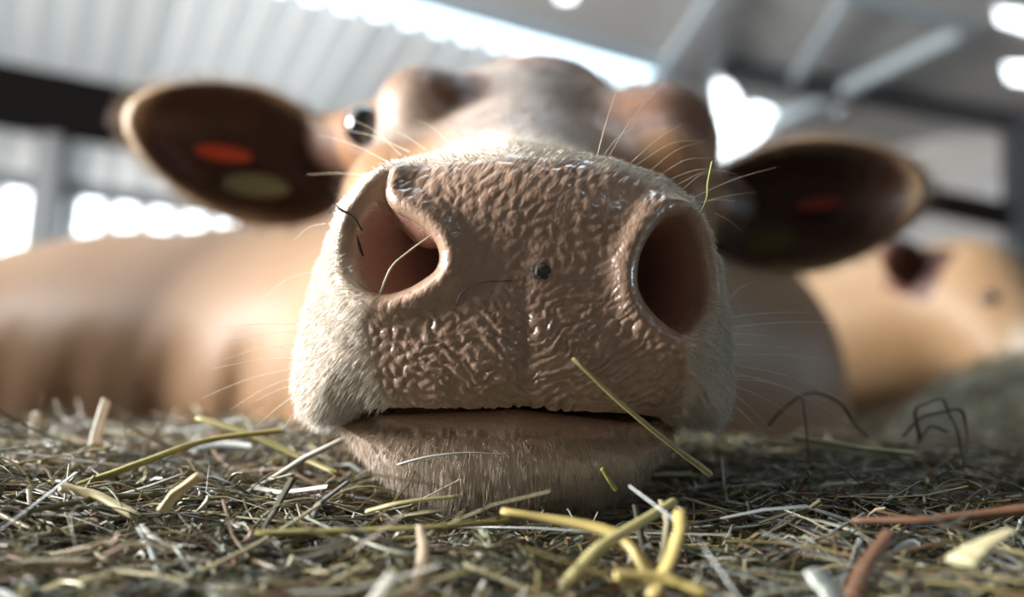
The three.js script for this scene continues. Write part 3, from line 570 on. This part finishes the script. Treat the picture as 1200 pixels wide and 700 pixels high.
for (const w of [[470, 530, 440, 545, 1], [455, 540, 415, 560, 2], [520, 545, 518, 580, 1], [555, 545, 572, 582, 2], [560, 550, 576, 590, 1], [600, 552, 612, 590, 2], [500, 550, 490, 600, 1], [640, 552, 646, 580, 1], [475, 545, 458, 565, 1], [535, 560, 528, 600, 2]]) whisker(...w, 0.354, 0.352, 0.00015, whiskerPale);
console.log('fur', Date.now() - t0);

// ---------------------------------------------------------------- the second cow
const farLegs = [[0.75, -2.3], [1.05, -2.45], [0.15, -2.95], [0.5, -3.05]].map(([x, z]) => [fromWorld(x, 0.34, z), fromWorld(x, 0.8, z), fromWorld(x, 0.03, z)]), farRump = fromWorld(0.3, 0.9, -3.0);
const farEarF = earFrame(C(1068, 311, 1.88), -0.38, 0.6);
const otherPts = [C(870, 400, 2.35), C(1120, 372, 1.98), C(800, 420, 2.5), C(1135, 350, 1.92), C(1225, 470, 1.7), C(1235, 490, 1.66), C(1110, 330, 1.92), C(1090, 322, 1.9), C(840, 410, 2.4)];
const far = (p) => {
  let f = cone(p, otherPts[0], otherPts[1], 0.27, 0.17);
  f = smin(f, ell(p, otherPts[2], [0.5, 0.34, 0.4]), 0.1);
  f = smin(f, cone(p, otherPts[3], otherPts[4], 0.125, 0.085), 0.05);
  f = smin(f, ell(p, otherPts[5], [0.09, 0.06, 0.07]), 0.03);
  f = smin(f, cone(p, otherPts[6], otherPts[7], 0.035, 0.03), 0.03);
  const q = farEarF(p); f = smin(f, smax(ell(q, [0, 0, -0.01], [0.098, 0.05, 0.03]), -ell(q, [0.008, 0, 0.014], [0.09, 0.043, 0.034]), 0.008), 0.02);
  for (const [k, t, g] of farLegs) { f = smin(f, Math.min(cone(p, t, k, 0.12, 0.055), cone(p, k, g, 0.05, 0.042)), 0.05); }
  f = smin(f, cone(p, otherPts[8], farRump, 0.3, 0.3), 0.1);
  return f;
};
const farColour = (p) => {
  const n = fbm(p[0] * 9, p[1] * 9, p[2] * 9), q = farEarF(p);
  let c = mix3([0.40, 0.24, 0.12], [0.48, 0.32, 0.19], clamp(0.5 + 0.7 * n));
  const px = 600 - p[0] / p[2] * 1000;
  c = mix3(c, [0.78, 0.68, 0.56], sstep(0.05, 0.02, Math.abs(p[0] - 1.03 - 0.3 * (p[1] + 0.1))) * sstep(-0.02, -0.1, p[1]));
  if (Math.abs(q[0]) < 0.115 && Math.abs(q[1]) < 0.065 && Math.abs(q[2]) < 0.055) c = [0.11, 0.03, 0.016];
  return c;
};
const cow2 = add(new THREE.Group(), 'cow', 'second tan cow behind, head lowered into a pale hay heap', 'cow');
cow2.position.set(0.7, 0, -2.5);
{
  const g = paint(surface(far, [-0.6, -1.35, -3.7], [1.6, 0.35, -1.5], 0.014), farColour);
  g.applyMatrix4(new THREE.Matrix4().makeTranslation(-0.7, 0, 2.5).multiply(camera.matrixWorld));
  add(new THREE.Mesh(g, coat), 'body', null, null, null, null, cow2);
  const e = new THREE.SphereGeometry(0.02, 20, 14), c = toWorld(C(1160, 352, 1.78)); e.translate(c.x - 0.7, c.y, c.z + 2.5);
  add(new THREE.Mesh(e, eyeMat), 'eye', 'dark eye', null, null, null, cow2);
}

// ---------------------------------------------------------------- feed table and hay
add(new THREE.Mesh(mergeGeometries([box(4.6, 0.6, 1.15, 0.2, 0.3, -0.35).toNonIndexed(), box(2.2, 0.6, 1.0, 1.75, 0.3, -1.42).toNonIndexed()]), M.concrete), 'feed_table', 'low concrete feed table under the hay', 'feed table', null, 'structure');
const hayY = (x, z) => {
  const d = -z;
  let y = 0.802 + 0.19 * Math.min(0, d - 0.37) + 0.012 * sstep(0.37, 0.55, d) - 0.12 * sstep(0.62, 0.9, d) + 0.006 * fbm(x * 14, z * 14, 0) + 0.004 * fbm(x * 40, z * 40, 4);
  y += 0.05 * clamp(x, -0.3, 0) + 0.012 * clamp(x, 0, 0.3) - 0.012 * Math.exp(-((x * x) / 0.006 + (d - 0.4) ** 2 / 0.01));
  return y;
};
const hayTones = [[0.24, 0.20, 0.08], [0.12, 0.115, 0.055], [0.30, 0.275, 0.18], [0.14, 0.095, 0.05], [0.20, 0.215, 0.16], [0.42, 0.41, 0.36], [0.07, 0.068, 0.045], [0.19, 0.11, 0.06], [0.38, 0.34, 0.20], [0.32, 0.35, 0.34]];
const hayMats = hayTones.map((c, i) => new THREE.MeshPhysicalMaterial({ color: RGB(...c), roughness: 0.42 + 0.05 * (i % 3), side: THREE.DoubleSide, vertexColors: true }));
const hayShiny = new THREE.MeshPhysicalMaterial({ vertexColors: true, roughness: 0.26, side: THREE.DoubleSide });
// the packed mound beneath the loose stalks
{
  const nx = 150, nz = 90, x0 = -1.3, x1 = 1.5, z0 = -0.9, z1 = 0.12, pos = [], idx = [], col = [];
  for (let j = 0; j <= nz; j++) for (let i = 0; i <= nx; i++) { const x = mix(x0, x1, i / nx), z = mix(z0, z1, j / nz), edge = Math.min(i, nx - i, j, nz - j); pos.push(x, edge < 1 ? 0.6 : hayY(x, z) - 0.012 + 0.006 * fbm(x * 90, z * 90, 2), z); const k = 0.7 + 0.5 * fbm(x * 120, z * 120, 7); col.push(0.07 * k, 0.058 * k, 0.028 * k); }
  for (let j = 0; j < nz; j++) for (let i = 0; i < nx; i++) { const a = j * (nx + 1) + i, b = a + 1, c = a + nx + 1, d = c + 1; idx.push(a, c, b, b, c, d); }
  const g = new THREE.BufferGeometry(); g.setAttribute('position', new THREE.Float32BufferAttribute(pos, 3)); g.setAttribute('color', new THREE.Float32BufferAttribute(col, 3)); g.setIndex(idx); g.computeVertexNormals();
  const hay = add(new THREE.Group(), 'hay_bed', 'tangled bed of dry hay covering the feed table', 'hay', null, 'stuff');
  add(new THREE.Mesh(g, new THREE.MeshPhysicalMaterial({ vertexColors: true, roughness: 0.9 })), 'packed_hay', null, null, null, 'stuff', hay);
  scene.userData.hay = hay;
}
const chinAt = (x, z) => { const p = fromWorld(x, 0.8, z); return Math.abs(p[0]) < 0.075 && -p[2] > 0.345 && -p[2] < 0.52; };
function stalkPoints(x, z, len, yaw, lift, curl, up) {
  const pts = [], dx = Math.cos(yaw), dz = Math.sin(yaw), px = -dz, pz = dx;
  const kink = Math.min(0.004, len * 0.05);
  for (let k = 0; k < 5; k++) { const s = (k / 4 - 0.5) * len, b = curl * ((k / 4 - 0.5) ** 2 - 0.12) * len + rr(-kink, kink); const X = x + dx * s + px * b, Z = z + dz * s + pz * b; pts.push(V(X, hayY(X, Z) + up + lift * (k / 4 - 0.5) * len + rr(-kink, kink), Z)); }
  return pts;
}
{
  const packs = [];
  const total = 19000;
  for (let i = 0; i < total; i++) {
    const D = 0.13 + 0.72 * Math.pow(rnd(), 0.8), x = rr(-0.75, 0.8) * Math.max(0.32, D) * 1.15, z = -D;
    if (chinAt(x, z) && rnd() < 0.93) continue;
    const kind = rnd(), len = kind < 0.6 ? rr(0.012, 0.045) : rr(0.035, 0.12), blade = rnd() < 0.5;
    const r = blade ? rr(0.0005, 0.0017) : rr(0.00025, 0.0008), depth = -0.012 + 0.02 * Math.pow(rnd(), 0.8);
    const nearRamp = rnd() < 0.08 ? 1.4 : 0.35;
    const g = strand(stalkPoints(x, z, len, rnd() < 0.5 ? rr(-0.6, 0.6) : rr(0, Math.PI), rr(-nearRamp, nearRamp) * 0.5, rr(-1.6, 1.6), depth), r, r * rr(0.3, 1), { sides: blade ? 4 : 5, flat: blade ? 0.16 : 1, seg: len > 0.05 ? 6 : 4, twist: blade ? rr(-2.5, 2.5) : 0 });
    const t = hayTones[Math.floor(rnd() * hayTones.length)], j = rr(0.38, 1.2), n = g.attributes.position.count, c = new Float32Array(n * 3);
    for (let k = 0; k < n; k++) { c[k * 3] = t[0] * j; c[k * 3 + 1] = t[1] * j; c[k * 3 + 2] = t[2] * j; }
    g.setAttribute('color', new THREE.BufferAttribute(c, 3)); packs.push(g);
  }
  const tint = (g, t, j) => { const n = g.attributes.position.count, c = new Float32Array(n * 3); for (let k = 0; k < n; k++) c.set([t[0] * j, t[1] * j, t[2] * j], k * 3); g.setAttribute('color', new THREE.BufferAttribute(c, 3)); packs.push(g); };
  for (let i = 0; i < 6500; i++) {                                   // crumpled flakes of leaf
    const D = 0.2 + 0.4 * rnd(), x = rr(-0.68, 0.68) * D, z = -D; if (chinAt(x, z)) continue;
    const L = rr(0.003, 0.011), a = V(x, hayY(x, z) + rr(-0.004, 0.009), z), d = V(rr(-1, 1), rr(-0.7, 0.9), rr(-1, 1)).normalize(), b = a.clone().addScaledVector(d, L), m = a.clone().lerp(b, 0.5).add(V(rr(-1, 1), rr(-1, 1), rr(-1, 1)).multiplyScalar(L * 0.3));
    tint(strand([a, m, b], rr(0.0006, 0.0016), rr(0.0002, 0.0008), { sides: 4, flat: 0.12, seg: 3, twist: rr(-3, 3) }), hayTones[Math.floor(rnd() * 10)], rr(0.6, 1.6));
  }
  for (let i = 0; i < 1500; i++) {                                   // wiry curled grass that stands proud of the bed
    const D = 0.3 + 0.26 * rnd(), x = rr(-0.66, 0.66) * D, z = -D; if (chinAt(x, z) || (Math.abs(x) < 0.09 && D < 0.37)) continue;
    const pts = [V(x, hayY(x, z) - 0.004, z)]; let yaw = rr(-0.9, 0.9) + (rnd() < 0.5 ? Math.PI : 0), el = rr(0.1, 1.3); const L = rr(0.006, 0.016), bend = rr(0.35, 0.9), spin = rr(-0.7, 0.7);
    for (let k = 0; k < 4; k++) { const p = pts[pts.length - 1]; pts.push(p.clone().add(V(Math.cos(yaw) * Math.cos(el), Math.sin(el), Math.sin(yaw) * Math.cos(el)).multiplyScalar(L))); el -= bend; yaw += spin; }
    tint(strand(pts, rr(0.00025, 0.0006), 0.0002, { sides: 4, seg: 10 }), hayTones[[1, 0, 3, 6, 4][i % 5]], rr(0.5, 1.1));
  }
  const loose = mergeGeometries(packs);
  console.log('hay tris', loose.index.count / 3, Date.now() - t0);
  add(new THREE.Mesh(loose, hayShiny), 'loose_hay', null, null, null, 'stuff', scene.userData.hay);
  delete scene.userData.hay;
}
// a straw through picture points, each at its distance
function straw(pts, r0, r1, m, label, opt = {}, group = null, name = 'straw') {
  const q = pts.map(([a, b, d]) => toWorld(C(a, b, d))), c = q[0].clone();
  const g = strand(q.map((v) => v.clone().sub(c)), r0, r1, { sides: 9, seg: 18, flat: 0.7, fibre: 0.8, ...opt });
  m.vertexColors = true;
  const o = add(new THREE.Mesh(g, m), name, label, 'straw', group); o.position.copy(c); return o;
}
// the largest loose stalks, one object each
const strawKinds = [['pale yellow straw', 8, false], ['silvery grey grass blade', 9, true], ['brown dry stalk', 7, false], ['olive green grass stem', 0, false], ['whitish flat straw', 5, true]];
for (let i = 0; i < 250; i++) {
  const D = i < 150 ? rr(0.17, 0.3) : rr(0.28, 0.6), x = rr(-0.68, 0.68) * D, z = -D; if (chinAt(x, z) || (Math.abs(x) < 0.1 && D > 0.28 && D < 0.5)) continue;
  const [kind, mi, blade] = strawKinds[i % 5], len = rr(0.04, 0.13), label = (len < 0.065 ? 'short ' : len > 0.1 ? 'long ' : 'medium length ') + kind + ' lying loose on the hay', r = blade ? rr(0.001, 0.0022) : rr(0.0005, 0.0012), pts = stalkPoints(x, z, len, rr(-0.75, 0.75), rr(-0.25, 0.25), rr(-0.7, 0.7), 0.004 + rr(0, 0.006)), c = pts[0].clone();
  const g = strand(pts.map((v) => v.sub(c)), r, r * rr(0.5, 0.95), { sides: blade ? 6 : 7, flat: blade ? 0.2 : 0.75, seg: 8, fibre: 0.7, twist: blade ? rr(-1.5, 1.5) : 0 });
  const o = add(new THREE.Mesh(g, hayMats[mi]), 'hay_stalk', label, 'straw', label.replace(' lying', 's lying')); o.position.copy(c);
}
// singular stalks that the photograph shows
const yellow = mat([0.40, 0.32, 0.115], 0.45), paleM = mat([0.72, 0.69, 0.58], 0.5), oliveM = mat([0.27, 0.24, 0.08], 0.45), brownM = mat([0.13, 0.062, 0.03], 0.5), blackM = mat([0.03, 0.027, 0.02], 0.5), greyM = mat([0.48, 0.5, 0.47], 0.5), greenM = mat([0.22, 0.26, 0.06], 0.45);
straw([[110, 556, 0.44], [106, 545, 0.44], [114, 505, 0.45], [124, 470, 0.46]], 0.0038, 0.0036, paleM, 'thick whitish straw standing upright out of the hay', { flat: 0.4 });
straw([[42, 540, 0.5], [40, 510, 0.5], [42, 484, 0.5]], 0.0036, 0.0036, paleM, 'short pale straw stub standing beside the thick upright straw', { flat: 0.4 });
straw([[72, 571, 0.33], [110, 580, 0.33], [160, 605, 0.32]], 0.0026, 0.0022, mat([0.66, 0.57, 0.34], 0.5), 'cream coloured straw slanting below the upright straw');
straw([[90, 570, 0.36], [160, 545, 0.37], [240, 517, 0.39], [330, 505, 0.4]], 0.0022, 0.0018, oliveM, 'long olive stem rising across the hay beside the white jowl');
straw([[232, 490, 0.42], [290, 508, 0.41], [350, 535, 0.4], [395, 555, 0.385]], 0.0026, 0.0018, oliveM, 'olive stem sloping down towards the chin');
straw([[190, 598, 0.31], [205, 580, 0.31], [235, 557, 0.31]], 0.0036, 0.003, mat([0.52, 0.42, 0.24], 0.5), 'stubby tan straw end lying among chaff', { flat: 0.5 });
straw([[588, 600, 0.3], [640, 608, 0.295], [720, 626, 0.285], [742, 645, 0.28], [768, 690, 0.265]], 0.0022, 0.003, yellow, 'bright yellow straw bent to a sharp corner under the chin');
straw([[660, 690, 0.26], [700, 645, 0.27], [735, 622, 0.28], [790, 588, 0.3]], 0.0026, 0.0019, mat([0.42, 0.38, 0.17], 0.5), 'dull green stalk crossing the bent yellow straw');
straw([[765, 700, 0.25], [785, 660, 0.26], [797, 622, 0.27], [796, 600, 0.28]], 0.0022, 0.002, yellow, 'yellow straw standing beside the crossing stalks');
straw([[720, 675, 0.255], [770, 676, 0.255], [830, 696, 0.25]], 0.0022, 0.002, mat([0.5, 0.4, 0.14], 0.45), 'ochre straw lying across the foot of the yellow straw');
straw([[672, 420, 0.3165], [722, 468, 0.321], [772, 510, 0.33], [800, 532, 0.336], [832, 556, 0.342]], 0.0011, 0.0019, mat([0.36, 0.31, 0.14], 0.5), 'long olive straw poking up across the mouth corner');
straw([[445, 346, 0.333], [459, 313, 0.333], [480, 294, 0.333], [512, 271, 0.336]], 0.0009, 0.0006, mat([0.5, 0.5, 0.36], 0.4), 'bent grass blade stuck in the open nostril', { flat: 0.5, seg: 20 });
straw([[535, 358, 0.3228], [540, 345, 0.3225], [558, 333, 0.3222], [600, 329, 0.3222]], 0.0005, 0.0004, blackM, 'thin black twig stuck on the wet nose');
straw([[812, 276, 0.34], [820, 252, 0.338], [828, 232, 0.34], [829, 216, 0.344], [834, 190, 0.35]], 0.0004, 0.0007, greenM, 'green sprig sticking up from the dark nostril', { flat: 0.4 });
straw([[466, 545, 0.3425], [500, 536, 0.3405], [545, 531, 0.34], [592, 533, 0.3405]], 0.0008, 0.0004, greyM, 'thin grey twig clinging to the hairy chin');
straw([[396, 244, 0.34], [415, 256, 0.339], [424, 270, 0.34]], 0.0007, 0.0006, blackM, 'curled dark bit of grass on the nostril wing');
straw([[426, 300, 0.342], [416, 272, 0.342], [392, 240, 0.345], [386, 250, 0.347]], 0.0004, 0.0003, blackM, 'dark wiry grass hooked over the nostril wing');
straw([[524, 230, 0.336], [528, 237, 0.336], [533, 244, 0.336]], 0.0009, 0.0008, mat([0.5, 0.62, 0.58], 0.3), 'small pale green chip stuck beside the nostril', { flat: 0.4 });
straw([[516, 406, 0.331], [521, 403, 0.331], [524, 400, 0.331]], 0.0005, 0.0005, paleM, 'tiny pale straw chip stuck on the nose');
{
  const g = new THREE.IcosahedronGeometry(0.0036, 4), P = g.attributes.position; for (let i = 0; i < P.count; i++) { const k = 0.55 + 0.8 * vnoise(P.getX(i) * 700 + 9, P.getY(i) * 700, P.getZ(i) * 700); P.setXYZ(i, P.getX(i) * k, P.getY(i) * k * 0.85, P.getZ(i) * k * 0.4); } g.computeVertexNormals();
  const o = add(new THREE.Mesh(g, mat([0.045, 0.045, 0.035], 0.6)), 'dirt_crumb', 'black crumb of dirt stuck on the middle of the nose', 'dirt'); o.position.copy(toWorld(C(634, 318, 0.3238)));
}
// wiry arched stems on the right
const wiry = (pts, label, r = 0.0011, m = mat([0.09, 0.085, 0.06], 0.5)) => straw(pts, r, r * 0.7, m, label, { seg: 24 });
wiry([[1078, 514, 0.43], [1073, 480, 0.43], [1086, 473, 0.43], [1104, 468, 0.43], [1112, 485, 0.43], [1122, 505, 0.425], [1130, 548, 0.42]], 'dark wiry grass stem bent into a square arch');
wiry([[1058, 512, 0.43], [1078, 490, 0.43], [1100, 484, 0.43], [1126, 481, 0.43], [1132, 500, 0.43], [1133, 530, 0.42]], 'brown grass stem arched behind the square arch', 0.0011, brownM);
wiry([[900, 500, 0.43], [915, 482, 0.43], [950, 460, 0.43], [985, 473, 0.43], [1000, 495, 0.43], [1018, 512, 0.42]], 'dark bowed stem leaning beside the wiry arch');
wiry([[948, 545, 0.415], [945, 505, 0.415], [941, 468, 0.415]], 'thin dark stem standing straight up', 0.0008);
wiry([[1110, 506, 0.43], [1090, 500, 0.43], [1082, 510, 0.43], [1076, 520, 0.43]], 'small dark hooked stem below the square arch', 0.0009);
straw([[930, 513, 0.42], [975, 520, 0.415], [1010, 526, 0.41], [1070, 532, 0.405]], 0.0025, 0.0022, mat([0.45, 0.44, 0.28], 0.4), 'shiny greenish straw lying along the hay crest', { flat: 0.6 });
straw([[1000, 610, 0.3], [1080, 610, 0.29], [1140, 605, 0.29], [1215, 596, 0.29]], 0.0022, 0.0034, brownM, 'thick reddish brown stalk lying across the hay', { flat: 0.6 });
straw([[1000, 700, 0.25], [1012, 668, 0.26], [1042, 625, 0.28]], 0.003, 0.0022, brownM, 'short reddish brown stalk leaning up from the hay front', { flat: 0.6 });
straw([[1125, 660, 0.25], [1150, 640, 0.255], [1185, 622, 0.26]], 0.005, 0.002, mat([0.42, 0.38, 0.22], 0.5), 'broad pale leaf piece beside the reddish stalks', { flat: 0.3 });
straw([[955, 670, 0.25], [970, 690, 0.245], [985, 712, 0.24]], 0.0045, 0.004, mat([0.46, 0.5, 0.46], 0.45), 'wide grey green blade at the hay front', { flat: 0.3 });
straw([[705, 549, 0.335], [712, 560, 0.335], [722, 575, 0.336]], 0.0014, 0.0012, mat([0.33, 0.32, 0.08], 0.5), 'short green stub poking up under the chin');
straw([[490, 690, 0.26], [497, 650, 0.27], [492, 616, 0.28]], 0.0026, 0.0012, mat([0.5, 0.4, 0.28], 0.5), 'tan curled blade tip standing up in front', { flat: 0.4 });
straw([[430, 600, 0.32], [470, 590, 0.315], [540, 582, 0.32]], 0.0014, 0.001, mat([0.5, 0.44, 0.22], 0.5), 'yellowish stem reaching under the hairy chin');
straw([[300, 625, 0.29], [420, 622, 0.29], [520, 618, 0.29], [600, 610, 0.3]], 0.0017, 0.0015, oliveM, 'long level olive stem in front of the chin');
// a feathery seed head at the left
for (const [a, b] of [[[62, 478], [44, 500]], [[70, 468], [55, 486]], [[76, 474], [58, 494]], [[50, 462], [47, 484]]]) straw([[46, 520, 0.52], [...b, 0.52], [...a, 0.52]], 0.0006, 0.0003, mat([0.3, 0.27, 0.16], 0.6), 'fine feathery grass tip behind the pale straw stub', { sides: 4, seg: 6 }, 'feathery grass tips behind the pale straw stub');

// the heap that the second cow eats from
{
  const heap = add(new THREE.Group(), 'hay_heap', 'pale grey green hay heap in front of the second cow', 'hay', null, 'stuff'), hy = (x, z) => 0.58 + 0.34 * Math.exp(-(((x - 1.02) / 0.36) ** 2) - ((z + 1.52) / 0.3) ** 2) + 0.1 * Math.exp(-(((x - 0.75) / 0.2) ** 2) - ((z + 1.45) / 0.25) ** 2) + 0.03 * fbm(x * 9, z * 9, 5);
  const nx = 60, nz = 50, pos = [], idx = [], col = [];
  for (let j = 0; j <= nz; j++) for (let i = 0; i <= nx; i++) { const x = mix(0.68, 2.4, i / nx), z = mix(-1.9, -0.95, j / nz), e = Math.min(i, nx - i, j, nz - j); pos.push(x, e < 1 ? 0.6 : Math.max(0.605, hy(x, z)), z); const n = fbm(x * 10, z * 10, 3); const c = mix3([0.46, 0.44, 0.32], [0.2, 0.2, 0.19], clamp(0.4 + n)); col.push(...c); }
  for (let j = 0; j < nz; j++) for (let i = 0; i < nx; i++) { const a = j * (nx + 1) + i, c = a + nx + 1; idx.push(a, c, a + 1, a + 1, c, c + 1); }
  const g = new THREE.BufferGeometry(); g.setAttribute('position', new THREE.Float32BufferAttribute(pos, 3)); g.setAttribute('color', new THREE.Float32BufferAttribute(col, 3)); g.setIndex(idx); g.computeVertexNormals();
  add(new THREE.Mesh(g, new THREE.MeshPhysicalMaterial({ vertexColors: true, roughness: 0.9 })), 'packed_hay', null, null, null, 'stuff', heap);
  const packs = [];
  for (let i = 0; i < 2600; i++) {
    const x = rr(0.7, 1.7), z = rr(-1.8, -1.1), yaw = rr(0, 6.28), L = rr(0.04, 0.16), a = V(x, hy(x, z) + 0.005, z), b = V(x + Math.cos(yaw) * L, 0, z + Math.sin(yaw) * L); b.y = hy(b.x, b.z) + rr(0, 0.03); if (a.y < 0.61 || b.y < 0.61) continue;
    const m = a.clone().lerp(b, 0.5); m.y += rr(0, 0.02);
    const s = strand([a, m, b], rr(0.001, 0.003), 0.001, { sides: 4, flat: 0.4, seg: 4 }), t = hayTones[Math.floor(rnd() * hayTones.length)], n = s.attributes.position.count, c = new Float32Array(n * 3);
    for (let k = 0; k < n; k++) c.set([t[0], t[1] * 1.05, t[2] * 1.15], k * 3); s.setAttribute('color', new THREE.BufferAttribute(c, 3)); packs.push(s);
  }
  add(new THREE.Mesh(mergeGeometries(packs), hayShiny), 'loose_hay', null, null, null, 'stuff', heap);
}
console.log('done', Date.now() - t0);
renderer.render(scene, camera);
